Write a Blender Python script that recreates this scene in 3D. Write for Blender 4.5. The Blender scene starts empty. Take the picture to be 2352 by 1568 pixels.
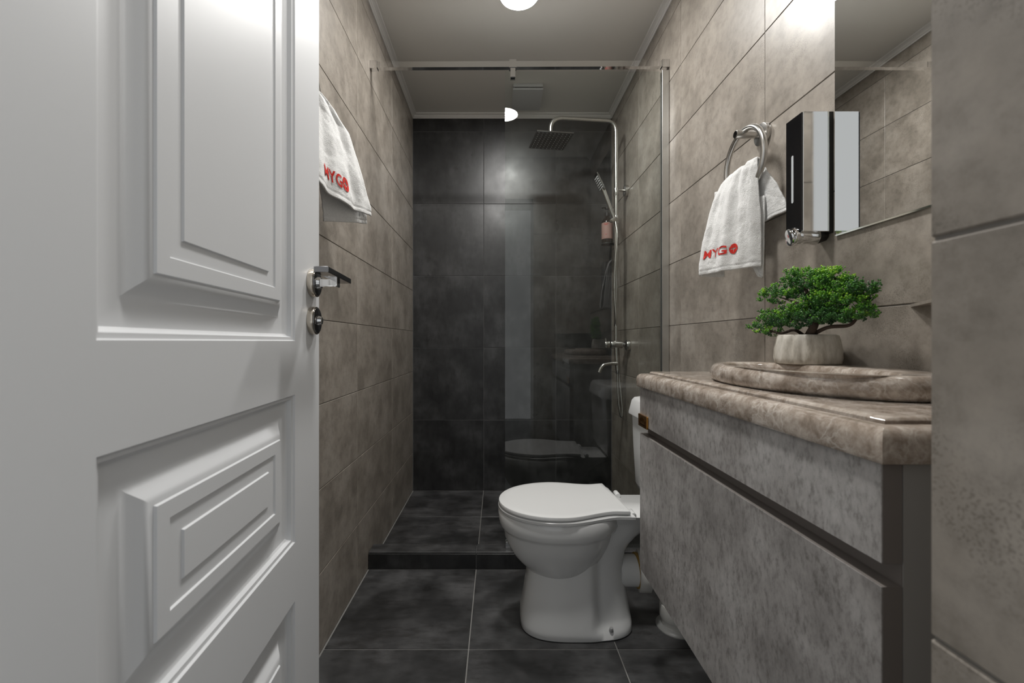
import bpy, bmesh, math, random
from mathutils import Vector, Matrix, noise

# ------------------------------------------------------------------ camera, world, exposure
scene = bpy.context.scene
COL = scene.collection
F_PX, CX = 975.0, 1143.0                 # focal length and vanishing point in photo pixels (2352 x 1568)
CAM_Z = 0.932
cam_d = bpy.data.cameras.new('camera'); cam = bpy.data.objects.new('camera', cam_d); COL.objects.link(cam)
cam.location = (0, 0, CAM_Z); cam.rotation_euler = (math.pi / 2, 0, 0)
cam_d.sensor_width = 36.0; cam_d.lens = F_PX / 2352 * 36.0
cam_d.shift_x = (1176 - CX) / 2352.0
cam_d.clip_start = 0.02
cam_d.dof.use_dof = True; cam_d.dof.focus_distance = 1.55; cam_d.dof.aperture_fstop = 7.0
scene.camera = cam

world = bpy.data.worlds.new('hall_daylight'); scene.world = world
world.use_nodes = True
wb = world.node_tree.nodes['Background']
wb.inputs[0].default_value = (0.96, 0.985, 1.0, 1); wb.inputs[1].default_value = 0.62

vs = scene.view_settings
vs.view_transform = 'Standard'; vs.look = 'None'; vs.gamma = 1.0; vs.exposure = 0.0; vs.use_curve_mapping = False
try:
    scene.cycles.use_denoising = True
    scene.cycles.max_bounces = 7; scene.cycles.diffuse_bounces = 4; scene.cycles.glossy_bounces = 5
    scene.cycles.use_adaptive_sampling = True; scene.cycles.adaptive_threshold = 0.05
    scene.cycles.transparent_max_bounces = 12
    scene.cycles.sample_clamp_indirect = 6.0
except Exception:
    pass
LAMP_POWER = 222.0                         # emission strength of the ceiling lights' diffusers

# ------------------------------------------------------------------ room measures (metres)
XL, XR = -0.531, 0.714                   # left / right wall faces
YB = 2.657                               # back wall face
YF = 0.272                               # inner face of the front wall
XP = 0.2766                              # doorway reveal face
ZC = 2.352                               # ceiling
R = random.Random(7)

# ------------------------------------------------------------------ material helpers
def new_mat(name):
    m = bpy.data.materials.new(name); m.use_nodes = True
    nt = m.node_tree
    return m, nt, nt.nodes['Principled BSDF']

def N(nt, t, **kw):
    n = nt.nodes.new(t)
    for k, v in kw.items():
        setattr(n, k, v)
    return n

def L(nt, a, b):
    nt.links.new(a, b)

def setin(n, **kw):
    for k, v in kw.items():
        n.inputs[k.replace('_', ' ')].default_value = v

def simple(name, col, rough=0.5, metal=0.0, spec=0.5, coat=0.0):
    m, nt, b = new_mat(name)
    b.inputs['Base Color'].default_value = (*col, 1)
    b.inputs['Roughness'].default_value = rough
    b.inputs['Metallic'].default_value = metal
    b.inputs['Specular IOR Level'].default_value = spec
    b.inputs['Coat Weight'].default_value = coat
    b.inputs['Coat Roughness'].default_value = 0.05
    return m

def coords(nt, scale=(1, 1, 1), rot=(0, 0, 0), rand=True):
    """object coordinates, moved to another place of the pattern for each object"""
    tc = N(nt, 'ShaderNodeTexCoord')
    mp = N(nt, 'ShaderNodeMapping')
    mp.inputs['Scale'].default_value = scale; mp.inputs['Rotation'].default_value = rot
    if rand:
        oi = N(nt, 'ShaderNodeObjectInfo')
        mul = N(nt, 'ShaderNodeVectorMath', operation='SCALE')
        cx = N(nt, 'ShaderNodeCombineXYZ')
        for i in range(3):
            ml = N(nt, 'ShaderNodeMath', operation='MULTIPLY'); ml.inputs[1].default_value = (37.0, 91.0, 53.0)[i]
            L(nt, oi.outputs['Random'], ml.inputs[0]); L(nt, ml.outputs[0], cx.inputs[i])
        ad = N(nt, 'ShaderNodeVectorMath', operation='ADD')
        L(nt, tc.outputs['Object'], ad.inputs[0]); L(nt, cx.outputs[0], ad.inputs[1])
        L(nt, ad.outputs[0], mp.inputs['Vector'])
        nt.nodes.remove(mul)
    else:
        L(nt, tc.outputs['Object'], mp.inputs['Vector'])
    return mp.outputs[0]

def noise_fac(nt, vec, scale, detail=4, rough=0.55, dist=0.0):
    n = N(nt, 'ShaderNodeTexNoise')
    setin(n, Scale=scale, Detail=detail, Roughness=rough, Distortion=dist)
    L(nt, vec, n.inputs['Vector'])
    return n.outputs['Fac']

def ramp(nt, fac, stops):
    r = N(nt, 'ShaderNodeValToRGB')
    el = r.color_ramp.elements
    while len(el) < len(stops):
        el.new(0.5)
    for e, (p, c) in zip(el, stops):
        e.position = p; e.color = (*c, 1) if len(c) == 3 else c
    L(nt, fac, r.inputs[0])
    return r.outputs[0]

def mixc(nt, fac, a, b, mode='MIX'):
    m = N(nt, 'ShaderNodeMix', data_type='RGBA', blend_type=mode)
    for sock, v in ((m.inputs[0], fac), (m.inputs[6], a), (m.inputs[7], b)):
        if isinstance(v, (int, float)):
            sock.default_value = v
        elif isinstance(v, tuple):
            sock.default_value = (*v, 1)
        else:
            L(nt, v, sock)
    return m.outputs[2]

def bump(nt, b, h, strength=0.1, dist=0.002):
    bp = N(nt, 'ShaderNodeBump'); setin(bp, Strength=strength, Distance=dist)
    L(nt, h, bp.inputs['Height']); L(nt, bp.outputs[0], b.inputs['Normal'])

def stone_tile(name, dark, mid, light, rough, big=5.0, fine=160.0, rvar=0.06, speck=0.5, spec=0.5, stretch=(1, 1, 1), cloud=0.75, mid_scale=3.4):
    """cloudy cement look: broad clouds, wispy streaks, and pits that gather in patches"""
    m, nt, b = new_mat(name)
    v = coords(nt)
    vs_ = coords(nt, scale=stretch)
    n1 = noise_fac(nt, v, big, 3, 0.6)
    n3 = noise_fac(nt, vs_, big * mid_scale, 5, 0.72)
    n2 = noise_fac(nt, v, fine, 1, 0.55)
    pt = noise_fac(nt, v, big * 1.7, 2, 0.55)
    c = ramp(nt, n1, [(0.37, dark), (0.5, mid), (0.63, light)])
    c2 = ramp(nt, n3, [(0.34, (0.58, 0.57, 0.55)), (0.50, (0.98, 0.98, 0.98)), (0.66, (1.22, 1.21, 1.20))])
    c = mixc(nt, cloud, c, c2, 'MULTIPLY')
    pits = ramp(nt, n2, [(0.36, (0.35, 0.34, 0.32)), (0.47, (1, 1, 1))])
    mask = ramp(nt, pt, [(0.50, (0, 0, 0)), (0.62, (1, 1, 1))])
    mk = N(nt, 'ShaderNodeMath', operation='MULTIPLY'); mk.inputs[1].default_value = speck
    bw = N(nt, 'ShaderNodeRGBToBW'); L(nt, mask, bw.inputs[0]); L(nt, bw.outputs[0], mk.inputs[0])
    c = mixc(nt, mk.outputs[0], c, mixc(nt, 1.0, c, pits, 'MULTIPLY'))
    L(nt, c, b.inputs['Base Color'])
    rr = N(nt, 'ShaderNodeMapRange'); setin(rr, **{'From_Min': 0.3, 'From_Max': 0.7, 'To_Min': rough + rvar, 'To_Max': rough - rvar})
    L(nt, n1, rr.inputs['Value']); L(nt, rr.outputs[0], b.inputs['Roughness'])
    b.inputs['Specular IOR Level'].default_value = spec
    return m

M = {}
M['wall_tile'] = stone_tile('brown_grey_tile', (0.228, 0.202, 0.172), (0.292, 0.260, 0.224), (0.345, 0.311, 0.272), 0.34, big=6.0, fine=480, speck=0.5, cloud=0.48, mid_scale=6.5)
M['dark_tile'] = stone_tile('charcoal_tile', (0.014, 0.014, 0.0145), (0.027, 0.027, 0.0275), (0.050, 0.050, 0.051), 0.33, big=5.0, fine=150, speck=0.15, spec=0.55, stretch=(1.6, 1.6, 0.6), cloud=0.9)
M['floor_tile'] = stone_tile('charcoal_floor_tile', (0.024, 0.024, 0.0243), (0.052, 0.052, 0.053), (0.095, 0.095, 0.0965), 0.34, big=4.6, fine=150, speck=0.15, stretch=(0.55, 1.7, 1), cloud=0.95)
M['grout'] = simple('grey_grout', (0.17, 0.158, 0.142), 0.9)
M['grout_floor'] = simple('pale_grout', (0.24, 0.235, 0.225), 0.9)
M['grout_dark'] = simple('dark_grout', (0.10, 0.10, 0.10), 0.9)
M['ceiling'] = simple('white_ceiling', (0.74, 0.725, 0.685), 0.45)
M['trim'] = simple('white_trim', (0.78, 0.77, 0.75), 0.5)
M['plaster'] = simple('hall_plaster', (0.6, 0.61, 0.62), 0.8)
M['hall_floor'] = simple('hall_floor', (0.12, 0.12, 0.12), 0.6)
M['ceramic'] = simple('white_ceramic', (0.77, 0.775, 0.77), 0.12, coat=0.4)
M['seat'] = simple('white_seat_plastic', (0.72, 0.725, 0.72), 0.2)
M['pipe_white'] = simple('white_pipe_plastic', (0.62, 0.61, 0.58), 0.4)
M['pipe_grey'] = simple('grey_pipe_plastic', (0.30, 0.30, 0.29), 0.4)
M['rubber'] = simple('amber_rubber', (0.36, 0.22, 0.05), 0.6)
M['steel'] = simple('brushed_steel', (0.56, 0.55, 0.53), 0.24, 1.0)
M['chrome'] = simple('chrome', (0.80, 0.80, 0.80), 0.04, 1.0)
M['dark_chrome'] = simple('dark_chrome', (0.30, 0.30, 0.31), 0.08, 1.0)
M['nickel'] = simple('warm_nickel', (0.62, 0.57, 0.50), 0.2, 1.0)
M['mirror'] = simple('mirror_silver', (0.90, 0.905, 0.89), 0.0, 1.0)
M['mirror_edge'] = simple('mirror_edge', (0.80, 0.86, 0.83), 0.12, 0.85)
M['black_gloss'] = simple('black_gloss', (0.006, 0.006, 0.007), 0.12)
M['black'] = simple('black_plastic', (0.012, 0.012, 0.012), 0.45)
M['bottle'] = simple('dark_bottle', (0.015, 0.010, 0.008), 0.12)
M['pink_label'] = simple('pink_paper', (0.37, 0.225, 0.195), 0.7)
M['red_print'] = simple('red_print', (0.45, 0.05, 0.04), 0.7)
M['gold'] = simple('gold_plate', (0.60, 0.30, 0.08), 0.22, 1.0)
M['gold_dark'] = simple('gold_relief', (0.10, 0.05, 0.015), 0.4, 1.0)
M['window_slot'] = simple('level_window', (0.55, 0.58, 0.60), 0.3)
M['panel_edge'] = simple('brown_panel_edge', (0.18, 0.160, 0.148), 0.55)
M['side_panel'] = simple('grey_side_panel', (0.30, 0.292, 0.278), 0.5)
M['silver_profile'] = simple('silver_profile', (0.62, 0.62, 0.60), 0.32, 1.0)
M['red_thread'] = simple('red_embroidery', (0.62, 0.018, 0.008), 0.7)
M['nozzle'] = simple('silicone_nozzle', (0.42, 0.42, 0.42), 0.5)
M['fan_plastic'] = simple('fan_plastic', (0.52, 0.53, 0.54), 0.4)
M['fan_dark'] = simple('fan_slot', (0.10, 0.10, 0.10), 0.7)
M['soil'] = simple('dark_moss', (0.02, 0.025, 0.012), 0.95)
M['bark'] = simple('dark_bark', (0.035, 0.022, 0.014), 0.85)

def mat_door():
    m, nt, b = new_mat('white_door_paint')
    b.inputs['Base Color'].default_value = (0.71, 0.72, 0.735, 1)
    b.inputs['Roughness'].default_value = 0.42
    return m
M['door'] = mat_door()

def mat_marble():
    m, nt, b = new_mat('brown_marble')
    v = coords(nt, rand=False)
    n = N(nt, 'ShaderNodeTexNoise'); setin(n, Scale=14.0, Detail=5.0, Roughness=0.6); L(nt, v, n.inputs['Vector'])
    vm = N(nt, 'ShaderNodeVectorMath', operation='MULTIPLY_ADD'); vm.inputs[1].default_value = (0.07, 0.07, 0.07)
    L(nt, n.outputs['Color'], vm.inputs[0]); L(nt, v, vm.inputs[2])
    cells = []
    for sc, w in ((38.0, 0.07), (85.0, 0.10)):
        vo = N(nt, 'ShaderNodeTexVoronoi', feature='DISTANCE_TO_EDGE'); setin(vo, Scale=sc)
        L(nt, vm.outputs[0], vo.inputs['Vector'])
        cells.append(ramp(nt, vo.outputs['Distance'], [(0.0, (1, 1, 1)), (w, (0, 0, 0))]))
    base = ramp(nt, noise_fac(nt, v, 34, 5, 0.7, 0.4), [(0.3, (0.19, 0.148, 0.114)), (0.47, (0.345, 0.287, 0.238)), (0.66, (0.56, 0.495, 0.435))])
    patch = ramp(nt, noise_fac(nt, v, 17, 3, 0.5), [(0.42, (0, 0, 0)), (0.62, (1, 1, 1))])
    f1 = mixc(nt, 1.0, cells[0], patch, 'MULTIPLY'); f2 = mixc(nt, 1.0, cells[1], patch, 'MULTIPLY')
    vein = mixc(nt, 0.5, f1, f2, 'ADD')
    vf = N(nt, 'ShaderNodeRGBToBW'); L(nt, vein, vf.inputs[0])
    mf = N(nt, 'ShaderNodeMath', operation='MULTIPLY', use_clamp=True); mf.inputs[1].default_value = 0.55
    L(nt, vf.outputs[0], mf.inputs[0])
    L(nt, mixc(nt, mf.outputs[0], base, (0.66, 0.61, 0.56)), b.inputs['Base Color'])
    b.inputs['Roughness'].default_value = 0.07
    return m
M['marble'] = mat_marble()

def mat_laminate():
    m, nt, b = new_mat('concrete_laminate')
    v = coords(nt, scale=(1.0, 1.0, 0.5), rot=(math.radians(35), 0, 0))
    v2 = coords(nt)
    c = ramp(nt, noise_fac(nt, v2, 7, 6, 0.6, 0.2), [(0.32, (0.215, 0.203, 0.195)), (0.5, (0.345, 0.330, 0.320)), (0.68, (0.455, 0.442, 0.434))])
    c2 = ramp(nt, noise_fac(nt, v, 115, 6, 0.7), [(0.34, (0.50, 0.49, 0.47)), (0.5, (1, 1, 1)), (0.66, (1.2, 1.19, 1.19))])
    L(nt, mixc(nt, 0.8, c, c2, 'MULTIPLY'), b.inputs['Base Color'])
    b.inputs['Roughness'].default_value = 0.5
    return m
M['laminate'] = mat_laminate()

def mat_concrete():
    m, nt, b = new_mat('cast_concrete')
    v = coords(nt, scale=(1, 1, 0.35), rand=False)
    n = noise_fac(nt, v, 45, 5, 0.65)
    L(nt, ramp(nt, n, [(0.3, (0.30, 0.27, 0.22)), (0.5, (0.52, 0.49, 0.43)), (0.7, (0.66, 0.63, 0.57))]), b.inputs['Base Color'])
    b.inputs['Roughness'].default_value = 0.75
    bump(nt, b, n, 0.2, 0.001)
    return m
M['concrete'] = mat_concrete()

def mat_towel():
    m, nt, b = new_mat('white_terry')
    v = coords(nt, rand=False)
    n = noise_fac(nt, v, 420, 3, 0.7)
    L(nt, ramp(nt, n, [(0.25, (0.70, 0.70, 0.69)), (0.6, (0.86, 0.86, 0.85))]), b.inputs['Base Color'])
    b.inputs['Roughness'].default_value = 0.95
    b.inputs['Sheen Weight'].default_value = 0.3
    b.inputs['Specular IOR Level'].default_value = 0.1
    bump(nt, b, n, 0.7, 0.003)
    return m
M['towel'] = mat_towel()

def mat_leaf():
    m, nt, b = new_mat('bonsai_green')
    at = N(nt, 'ShaderNodeAttribute', attribute_name='tint')
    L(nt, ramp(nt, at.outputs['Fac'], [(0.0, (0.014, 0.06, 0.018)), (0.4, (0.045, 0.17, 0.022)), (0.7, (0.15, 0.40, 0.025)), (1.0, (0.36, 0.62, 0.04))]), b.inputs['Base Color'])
    b.inputs['Roughness'].default_value = 0.45
    return m
M['leaf'] = mat_leaf()

def mat_glass():
    m, nt, b = new_mat('clear_glass_sheet')
    nt.nodes.remove(b)
    out = nt.nodes['Material Output']
    tr = N(nt, 'ShaderNodeBsdfTransparent'); tr.inputs[0].default_value = (0.93, 0.95, 0.94, 1)
    gl = N(nt, 'ShaderNodeBsdfGlossy'); gl.inputs['Roughness'].default_value = 0.0
    fr = N(nt, 'ShaderNodeFresnel'); fr.inputs['IOR'].default_value = 1.52
    ge = N(nt, 'ShaderNodeNewGeometry')
    inv = N(nt, 'ShaderNodeMath', operation='SUBTRACT'); inv.inputs[0].default_value = 1.0; L(nt, ge.outputs['Backfacing'], inv.inputs[1])
    mu = N(nt, 'ShaderNodeMath', operation='MULTIPLY'); L(nt, fr.outputs[0], mu.inputs[0]); L(nt, inv.outputs[0], mu.inputs[1])
    m2 = N(nt, 'ShaderNodeMath', operation='MULTIPLY', use_clamp=True); m2.inputs[1].default_value = 1.9; L(nt, mu.outputs[0], m2.inputs[0])
    mx = N(nt, 'ShaderNodeMixShader')
    L(nt, m2.outputs[0], mx.inputs[0]); L(nt, tr.outputs[0], mx.inputs[1]); L(nt, gl.outputs[0], mx.inputs[2])
    L(nt, mx.outputs[0], out.inputs['Surface'])
    return m
M['glass'] = mat_glass()

def mat_emit(name, col, s):
    m, nt, b = new_mat(name)
    b.inputs['Base Color'].default_value = (0.9, 0.9, 0.9, 1)
    b.inputs['Emission Color'].default_value = (*col, 1)
    b.inputs['Emission Strength'].default_value = s
    m.cycles.emission_sampling = 'FRONT'
    return m
M['lamp'] = mat_emit('lamp_diffuser', (1.0, 0.985, 0.955), LAMP_POWER)

# ------------------------------------------------------------------ mesh helpers
def obj(name, data, mat=None, parent=None, loc=(0, 0, 0), smooth=False):
    """link one mesh (bmesh, mesh or (verts, faces)) as one object"""
    if isinstance(data, bmesh.types.BMesh):
        me = bpy.data.meshes.new(name)
        bmesh.ops.recalc_face_normals(data, faces=data.faces[:])
        data.to_mesh(me); data.free()
    elif isinstance(data, tuple):
        me = bpy.data.meshes.new(name); me.from_pydata(data[0], [], data[1]); me.update()
        b = bmesh.new(); b.from_mesh(me); bmesh.ops.recalc_face_normals(b, faces=b.faces[:]); b.to_mesh(me); b.free()
    else:
        me = data
    if mat is not None and not me.materials:
        me.materials.append(M[mat])
    if smooth:
        for p in me.polygons:
            p.use_smooth = True
    o = bpy.data.objects.new(name, me); COL.objects.link(o)
    o.location = loc
    if parent is not None:
        o.parent = parent
    return o

def auto_smooth(o, deg=35):
    me = o.data
    b = bmesh.new(); b.from_mesh(me)
    for e in b.edges:
        e.smooth = not (len(e.link_faces) == 2 and e.calc_face_angle(0) > math.radians(deg))
    for f in b.faces:
        f.smooth = True
    b.to_mesh(me); b.free()
    return o

def tag(o, label, cat=None, group=None, kind=None):
    o['label'] = label
    if cat: o['category'] = cat
    if group: o['group'] = group
    if kind: o['kind'] = kind
    return o

def struct(o, label=None):
    o['kind'] = 'structure'
    if label: o['label'] = label
    return o

def thing(name, label, cat, loc=(0, 0, 0), group=None):
    o = bpy.data.objects.new(name, None); COL.objects.link(o); o.location = loc
    o.empty_display_size = 0.05
    return tag(o, label, cat, group)

def add_box(bm, lo, hi, bev=0.0, seg=1):
    lo, hi = Vector(lo), Vector(hi)
    r = bmesh.ops.create_cube(bm, size=1.0)
    vs_ = r['verts']
    c, s = (lo + hi) / 2, hi - lo
    for v in vs_:
        v.co = Vector((v.co.x * s.x, v.co.y * s.y, v.co.z * s.z)) + c
    if bev > 0:
        es = {e for v in vs_ for e in v.link_edges}
        bmesh.ops.bevel(bm, geom=list(es), offset=bev, segments=seg, affect='EDGES', profile=0.5)
    return bm

def box(lo, hi, bev=0.0, seg=1):
    return add_box(bmesh.new(), lo, hi, bev, seg)

def frame_for(d):
    d = Vector(d).normalized()
    a = Vector((0, 0, 1)) if abs(d.z) < 0.9 else Vector((1, 0, 0))
    u = d.cross(a).normalized()
    return u, d.cross(u).normalized()

def add_cyl(bm, p0, p1, r0, r1=None, seg=32, bev=0.0):
    """capped cylinder or cone, with an optional rounded rim at the p1 end and p0 end"""
    p0, p1 = Vector(p0), Vector(p1); r1 = r0 if r1 is None else r1
    d = (p1 - p0); ln = d.length; d.normalize(); u, w = frame_for(d)
    prof = [(0, 0, r0)] if bev <= 0 else [(0, 0, r0 - bev), (bev * 0.3, 0, r0 - bev * 0.3), (bev, 0, r0)]
    prof += [(ln, 0, r1)] if bev <= 0 else [(ln - bev, 0, r1), (ln - bev * 0.3, 0, r1 - bev * 0.3), (ln, 0, r1 - bev)]
    rings = []
    for t, _, r in prof:
        rings.append([bm.verts.new(p0 + d * t + (u * math.cos(a) + w * math.sin(a)) * r) for a in [2 * math.pi * i / seg for i in range(seg)]])
    for A, B in zip(rings, rings[1:]):
        for i in range(seg):
            bm.faces.new((A[i], A[(i + 1) % seg], B[(i + 1) % seg], B[i]))
    bm.faces.new(rings[0]); bm.faces.new(rings[-1])
    return bm

def cyl(p0, p1, r0, r1=None, seg=32, bev=0.0):
    return add_cyl(bmesh.new(), p0, p1, r0, r1, seg, bev)

def add_tube(bm, pts, rad, seg=14, closed=False, caps=True):
    """round tube along points; rad a number or one per point"""
    pts = [Vector(p) for p in pts]; n = len(pts)
    rads = rad if isinstance(rad, (list, tuple)) else [rad] * n
    rings = []; u = None
    for i, p in enumerate(pts):
        if closed:
            d = pts[(i + 1) % n] - pts[i - 1]
        else:
            d = pts[min(i + 1, n - 1)] - pts[max(i - 1, 0)]
        d.normalize()
        if u is None:
            u, _ = frame_for(d)
        u = (u - d * u.dot(d)).normalized(); w = d.cross(u)
        rings.append([bm.verts.new(p + (u * math.cos(a) + w * math.sin(a)) * rads[i]) for a in [2 * math.pi * k / seg for k in range(seg)]])
    pairs = list(zip(rings, rings[1:])) + ([(rings[-1], rings[0])] if closed else [])
    for A, B in pairs:
        for k in range(seg):
            bm.faces.new((A[k], A[(k + 1) % seg], B[(k + 1) % seg], B[k]))
    if caps and not closed:
        bm.faces.new(rings[0]); bm.faces.new(rings[-1])
    return bm

def tube(pts, rad, seg=14, closed=False):
    return add_tube(bmesh.new(), pts, rad, seg, closed)

def spline(ctrl, n=12):
    """Catmull-Rom through control points"""
    c = [Vector(p) for p in ctrl]; c = [c[0] * 2 - c[1]] + c + [c[-1] * 2 - c[-2]]
    out = []
    for i in range(1, len(c) - 2):
        for k in range(n):
            t = k / n
            out.append(0.5 * ((2 * c[i]) + (c[i + 1] - c[i - 1]) * t + (2 * c[i - 1] - 5 * c[i] + 4 * c[i + 1] - c[i + 2]) * t * t
                              + (3 * c[i] - c[i - 1] - 3 * c[i + 1] + c[i + 2]) * t ** 3))
    out.append(c[-2])
    return out

def bent(pts, rad, n=8):
    """polyline with its inner corners rounded by arcs of about rad"""
    P = [Vector(p) for p in pts]; out = [P[0]]
    for a, b, c in zip(P, P[1:], P[2:]):
        u, v = (a - b).normalized(), (c - b).normalized()
        s, e = b + u * rad, b + v * rad
        for k in range(n + 1):
            t = k / n
            out.append(s * (1 - t) ** 2 + b * 2 * t * (1 - t) + e * t * t)
    out.append(P[-1])
    return out

def loft(rings, caps=True):
    bm = bmesh.new()
    V = [[bm.verts.new(p) for p in r] for r in rings]
    n = len(V[0])
    for A, B in zip(V, V[1:]):
        for k in range(n):
            bm.faces.new((A[k], A[(k + 1) % n], B[(k + 1) % n], B[k]))
    if caps:
        bm.faces.new(V[0]); bm.faces.new(V[-1])
    return bm

def smoothstep(a, b, x):
    t = max(0.0, min(1.0, (x - a) / (b - a)))
    return t * t * (3 - 2 * t)

def lerp_tab(tab, t):
    for (a, va), (b, vb) in zip(tab, tab[1:]):
        if t <= b:
            k = (t - a) / (b - a) if b > a else 0
            k = max(0, min(1, k))
            if isinstance(va, (int, float)):
                return va + (vb - va) * k
            return tuple(x + (y - x) * k for x, y in zip(va, vb))
    return tab[-1][1]

# ------------------------------------------------------------------ tiles
TILE_CACHE = {}
def tile(parent, lo, hi, mat, bev=0.0009):
    lo, hi = Vector(lo), Vector(hi); s = hi - lo
    key = (round(s.x, 4), round(s.y, 4), round(s.z, 4), mat)
    if key not in TILE_CACHE:
        b = box(-s / 2, s / 2, bev)
        me = bpy.data.meshes.new('tile'); bmesh.ops.recalc_face_normals(b, faces=b.faces[:]); b.to_mesh(me); b.free()
        me.materials.append(M[mat]); TILE_CACHE[key] = me
    o = bpy.data.objects.new('tile', TILE_CACHE[key]); COL.objects.link(o)
    o.location = (lo + hi) / 2; o.parent = parent
    return o

def spans(joints, g):
    for a, b in zip(joints, joints[1:]):
        yield a + g / 2, b - g / 2

G = 0.0024
TH = 0.008
# rows of the brown-grey wall tiles (heights of the joints)
ROWS = [0.0] + [0.997 + k * 0.2534 for k in range(-3, 6) if 0.05 < 0.997 + k * 0.2534 < 2.34] + [ZC]

# ------------------------------------------------------------------ the setting
floor = struct(obj('floor', box((XL - 0.07, YF - 0.30, -0.06), (XR + 0.07, YB + 0.06, -0.0022)), 'grout_floor'), 'charcoal tiled bathroom floor with pale joints')
FX = [XL + 0.003, -0.088, 0.363, XR - 0.002]
for ys in ([-0.02, 0.387, 0.837, 1.287, 1.7375], [1.809, 2.255, YB - 0.003]):
    for y0, y1 in spans(ys, 0.0038):
        for x0, x1 in spans(FX, 0.0038):
            tile(floor, (x0, y0, -TH), (x1, y1, 0.0), 'floor_tile')

wall_left = struct(obj('wall_left', box((XL - 0.07, YF - 0.16, 0), (XL - 0.0018, YB + 0.06, ZC)), 'grout'), 'brown-grey tiled wall behind the open door')
for z0, z1 in spans(ROWS, G):
    for y0, y1 in spans([YF - 0.15, 0.557, 1.082, 1.609, 2.132, YB - 0.001], G):
        tile(wall_left, (XL - TH, y0, z0), (XL, y1, z1), 'wall_tile')

wall_right = struct(obj('wall_right', box((XR + 0.0018, YF - 0.01, 0), (XR + 0.07, YB + 0.06, ZC)), 'grout'), 'brown-grey tiled wall with mirror and towel ring')
for z0, z1 in spans(ROWS, G):
    for y0, y1 in spans([YF, 0.62, 1.1345, 1.655, 2.148, YB - 0.001], G):
        tile(wall_right, (XR, y0, z0), (XR + TH, y1, z1), 'wall_tile')

wall_back = struct(obj('wall_back', box((XL - 0.07, YB + 0.0016, 0), (XR + 0.07, YB + 0.07, ZC)), 'grout_dark'), 'black tiled end wall of the shower')
for z0, z1 in spans([0.0, 0.4415, 0.8935, 1.343, 1.793, 2.245, ZC], 0.0026):
    for x0, x1 in spans([XL + 0.002, -0.087, 0.365, XR - 0.002], 0.0026):
        tile(wall_back, (x0, YB, z0), (x1, YB + TH, z1), 'dark_tile')

# front wall with the doorway: tiled pier, jamb side and lintel
wall_front = bmesh.new()
add_box(wall_front, (XP + 0.0018, -0.02, 0), (XR + 0.07, YF - 0.0018, ZC))
add_box(wall_front, (XL - 0.07, -0.02, 0), (-0.362, 0.26, ZC))
add_box(wall_front, (-0.362, -0.02, 2.03), (XP + 0.0018, YF - 0.0018, ZC))
wall_front = struct(obj('wall_front', wall_front, 'grout'), 'tiled wall round the doorway, blurred close to the camera')
for z0, z1 in spans(ROWS, G):
    tile(wall_front, (XP, -0.02, z0), (XP + TH, YF, z1), 'wall_tile', 0.0014)
    tile(wall_front, (XP + 0.0085, YF - TH, z0), (XR - 0.002, YF, z1), 'wall_tile')
for z0, z1 in spans([2.03, ZC], G):
    tile(wall_front, (-0.36, YF - TH, z0), (XP, YF, z1), 'wall_tile')
ob = obj('trim_4', box((-0.362, -0.02, 0.0), (-0.318, 0.212, 2.03), 0.002), 'trim'); struct(ob, 'white door jamb on the hinge side')

ceiling = struct(obj('ceiling', box((XL - 0.07, -0.02, ZC), (XR + 0.07, YB + 0.07, ZC + 0.05)), 'ceiling'), 'plain pale ceiling')

def crown(name, a, b, inward, label):
    """two-step cornice strip under the ceiling from a to b"""
    a, b, n = Vector(a), Vector(b), Vector(inward)
    prof = [(0, 0), (0, -0.026), (0.004, -0.026), (0.006, -0.021), (0.010, -0.019), (0.012, -0.010), (0.018, -0.007), (0.024, -0.006), (0.026, 0)]
    rings = [[p + n * u + Vector((0, 0, w)) for u, w in prof] for p in (a, b)]
    o = obj(name, loft(rings), 'trim'); struct(o, label)
    return o
crown('trim_1', (XL, YF, ZC), (XL, YB, ZC), (1, 0, 0), 'white cornice strip above the left tiled wall')
crown('trim_2', (XR, YF, ZC), (XR, YB, ZC), (-1, 0, 0), 'white cornice strip above the wall with the mirror')
crown('trim_3', (XL, YB, ZC), (XR, YB, ZC), (0, -1, 0), 'white cornice strip above the black end wall')

# hall floor behind the camera
struct(obj('floor_hall', box((-1.2, -1.6, -0.06), (1.2, -0.028, -0.003)), 'hall_floor'), 'hall floor outside the doorway')

# ------------------------------------------------------------------ shower curb
curb = thing('shower_curb', 'low black tiled curb in front of the shower floor', 'curb', (0, 1.7735, 0))
obj('core', box((XL + 0.002, -0.0335, 0.0), (XR - 0.002, 0.033, 0.064)), 'grout_dark', curb)
for x0, x1 in spans([XL + 0.001, -0.088, 0.363, XR - 0.002], 0.003):
    tile(curb, (x0, -0.036, 0.003), (x1, -0.0275, 0.0625), 'dark_tile')
    tile(curb, (x0, -0.0355, 0.0635), (x1, 0.0355, 0.070), 'floor_tile')
    tile(curb, (x0, 0.0275, 0.002), (x1, 0.0355, 0.0625), 'dark_tile')

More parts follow.
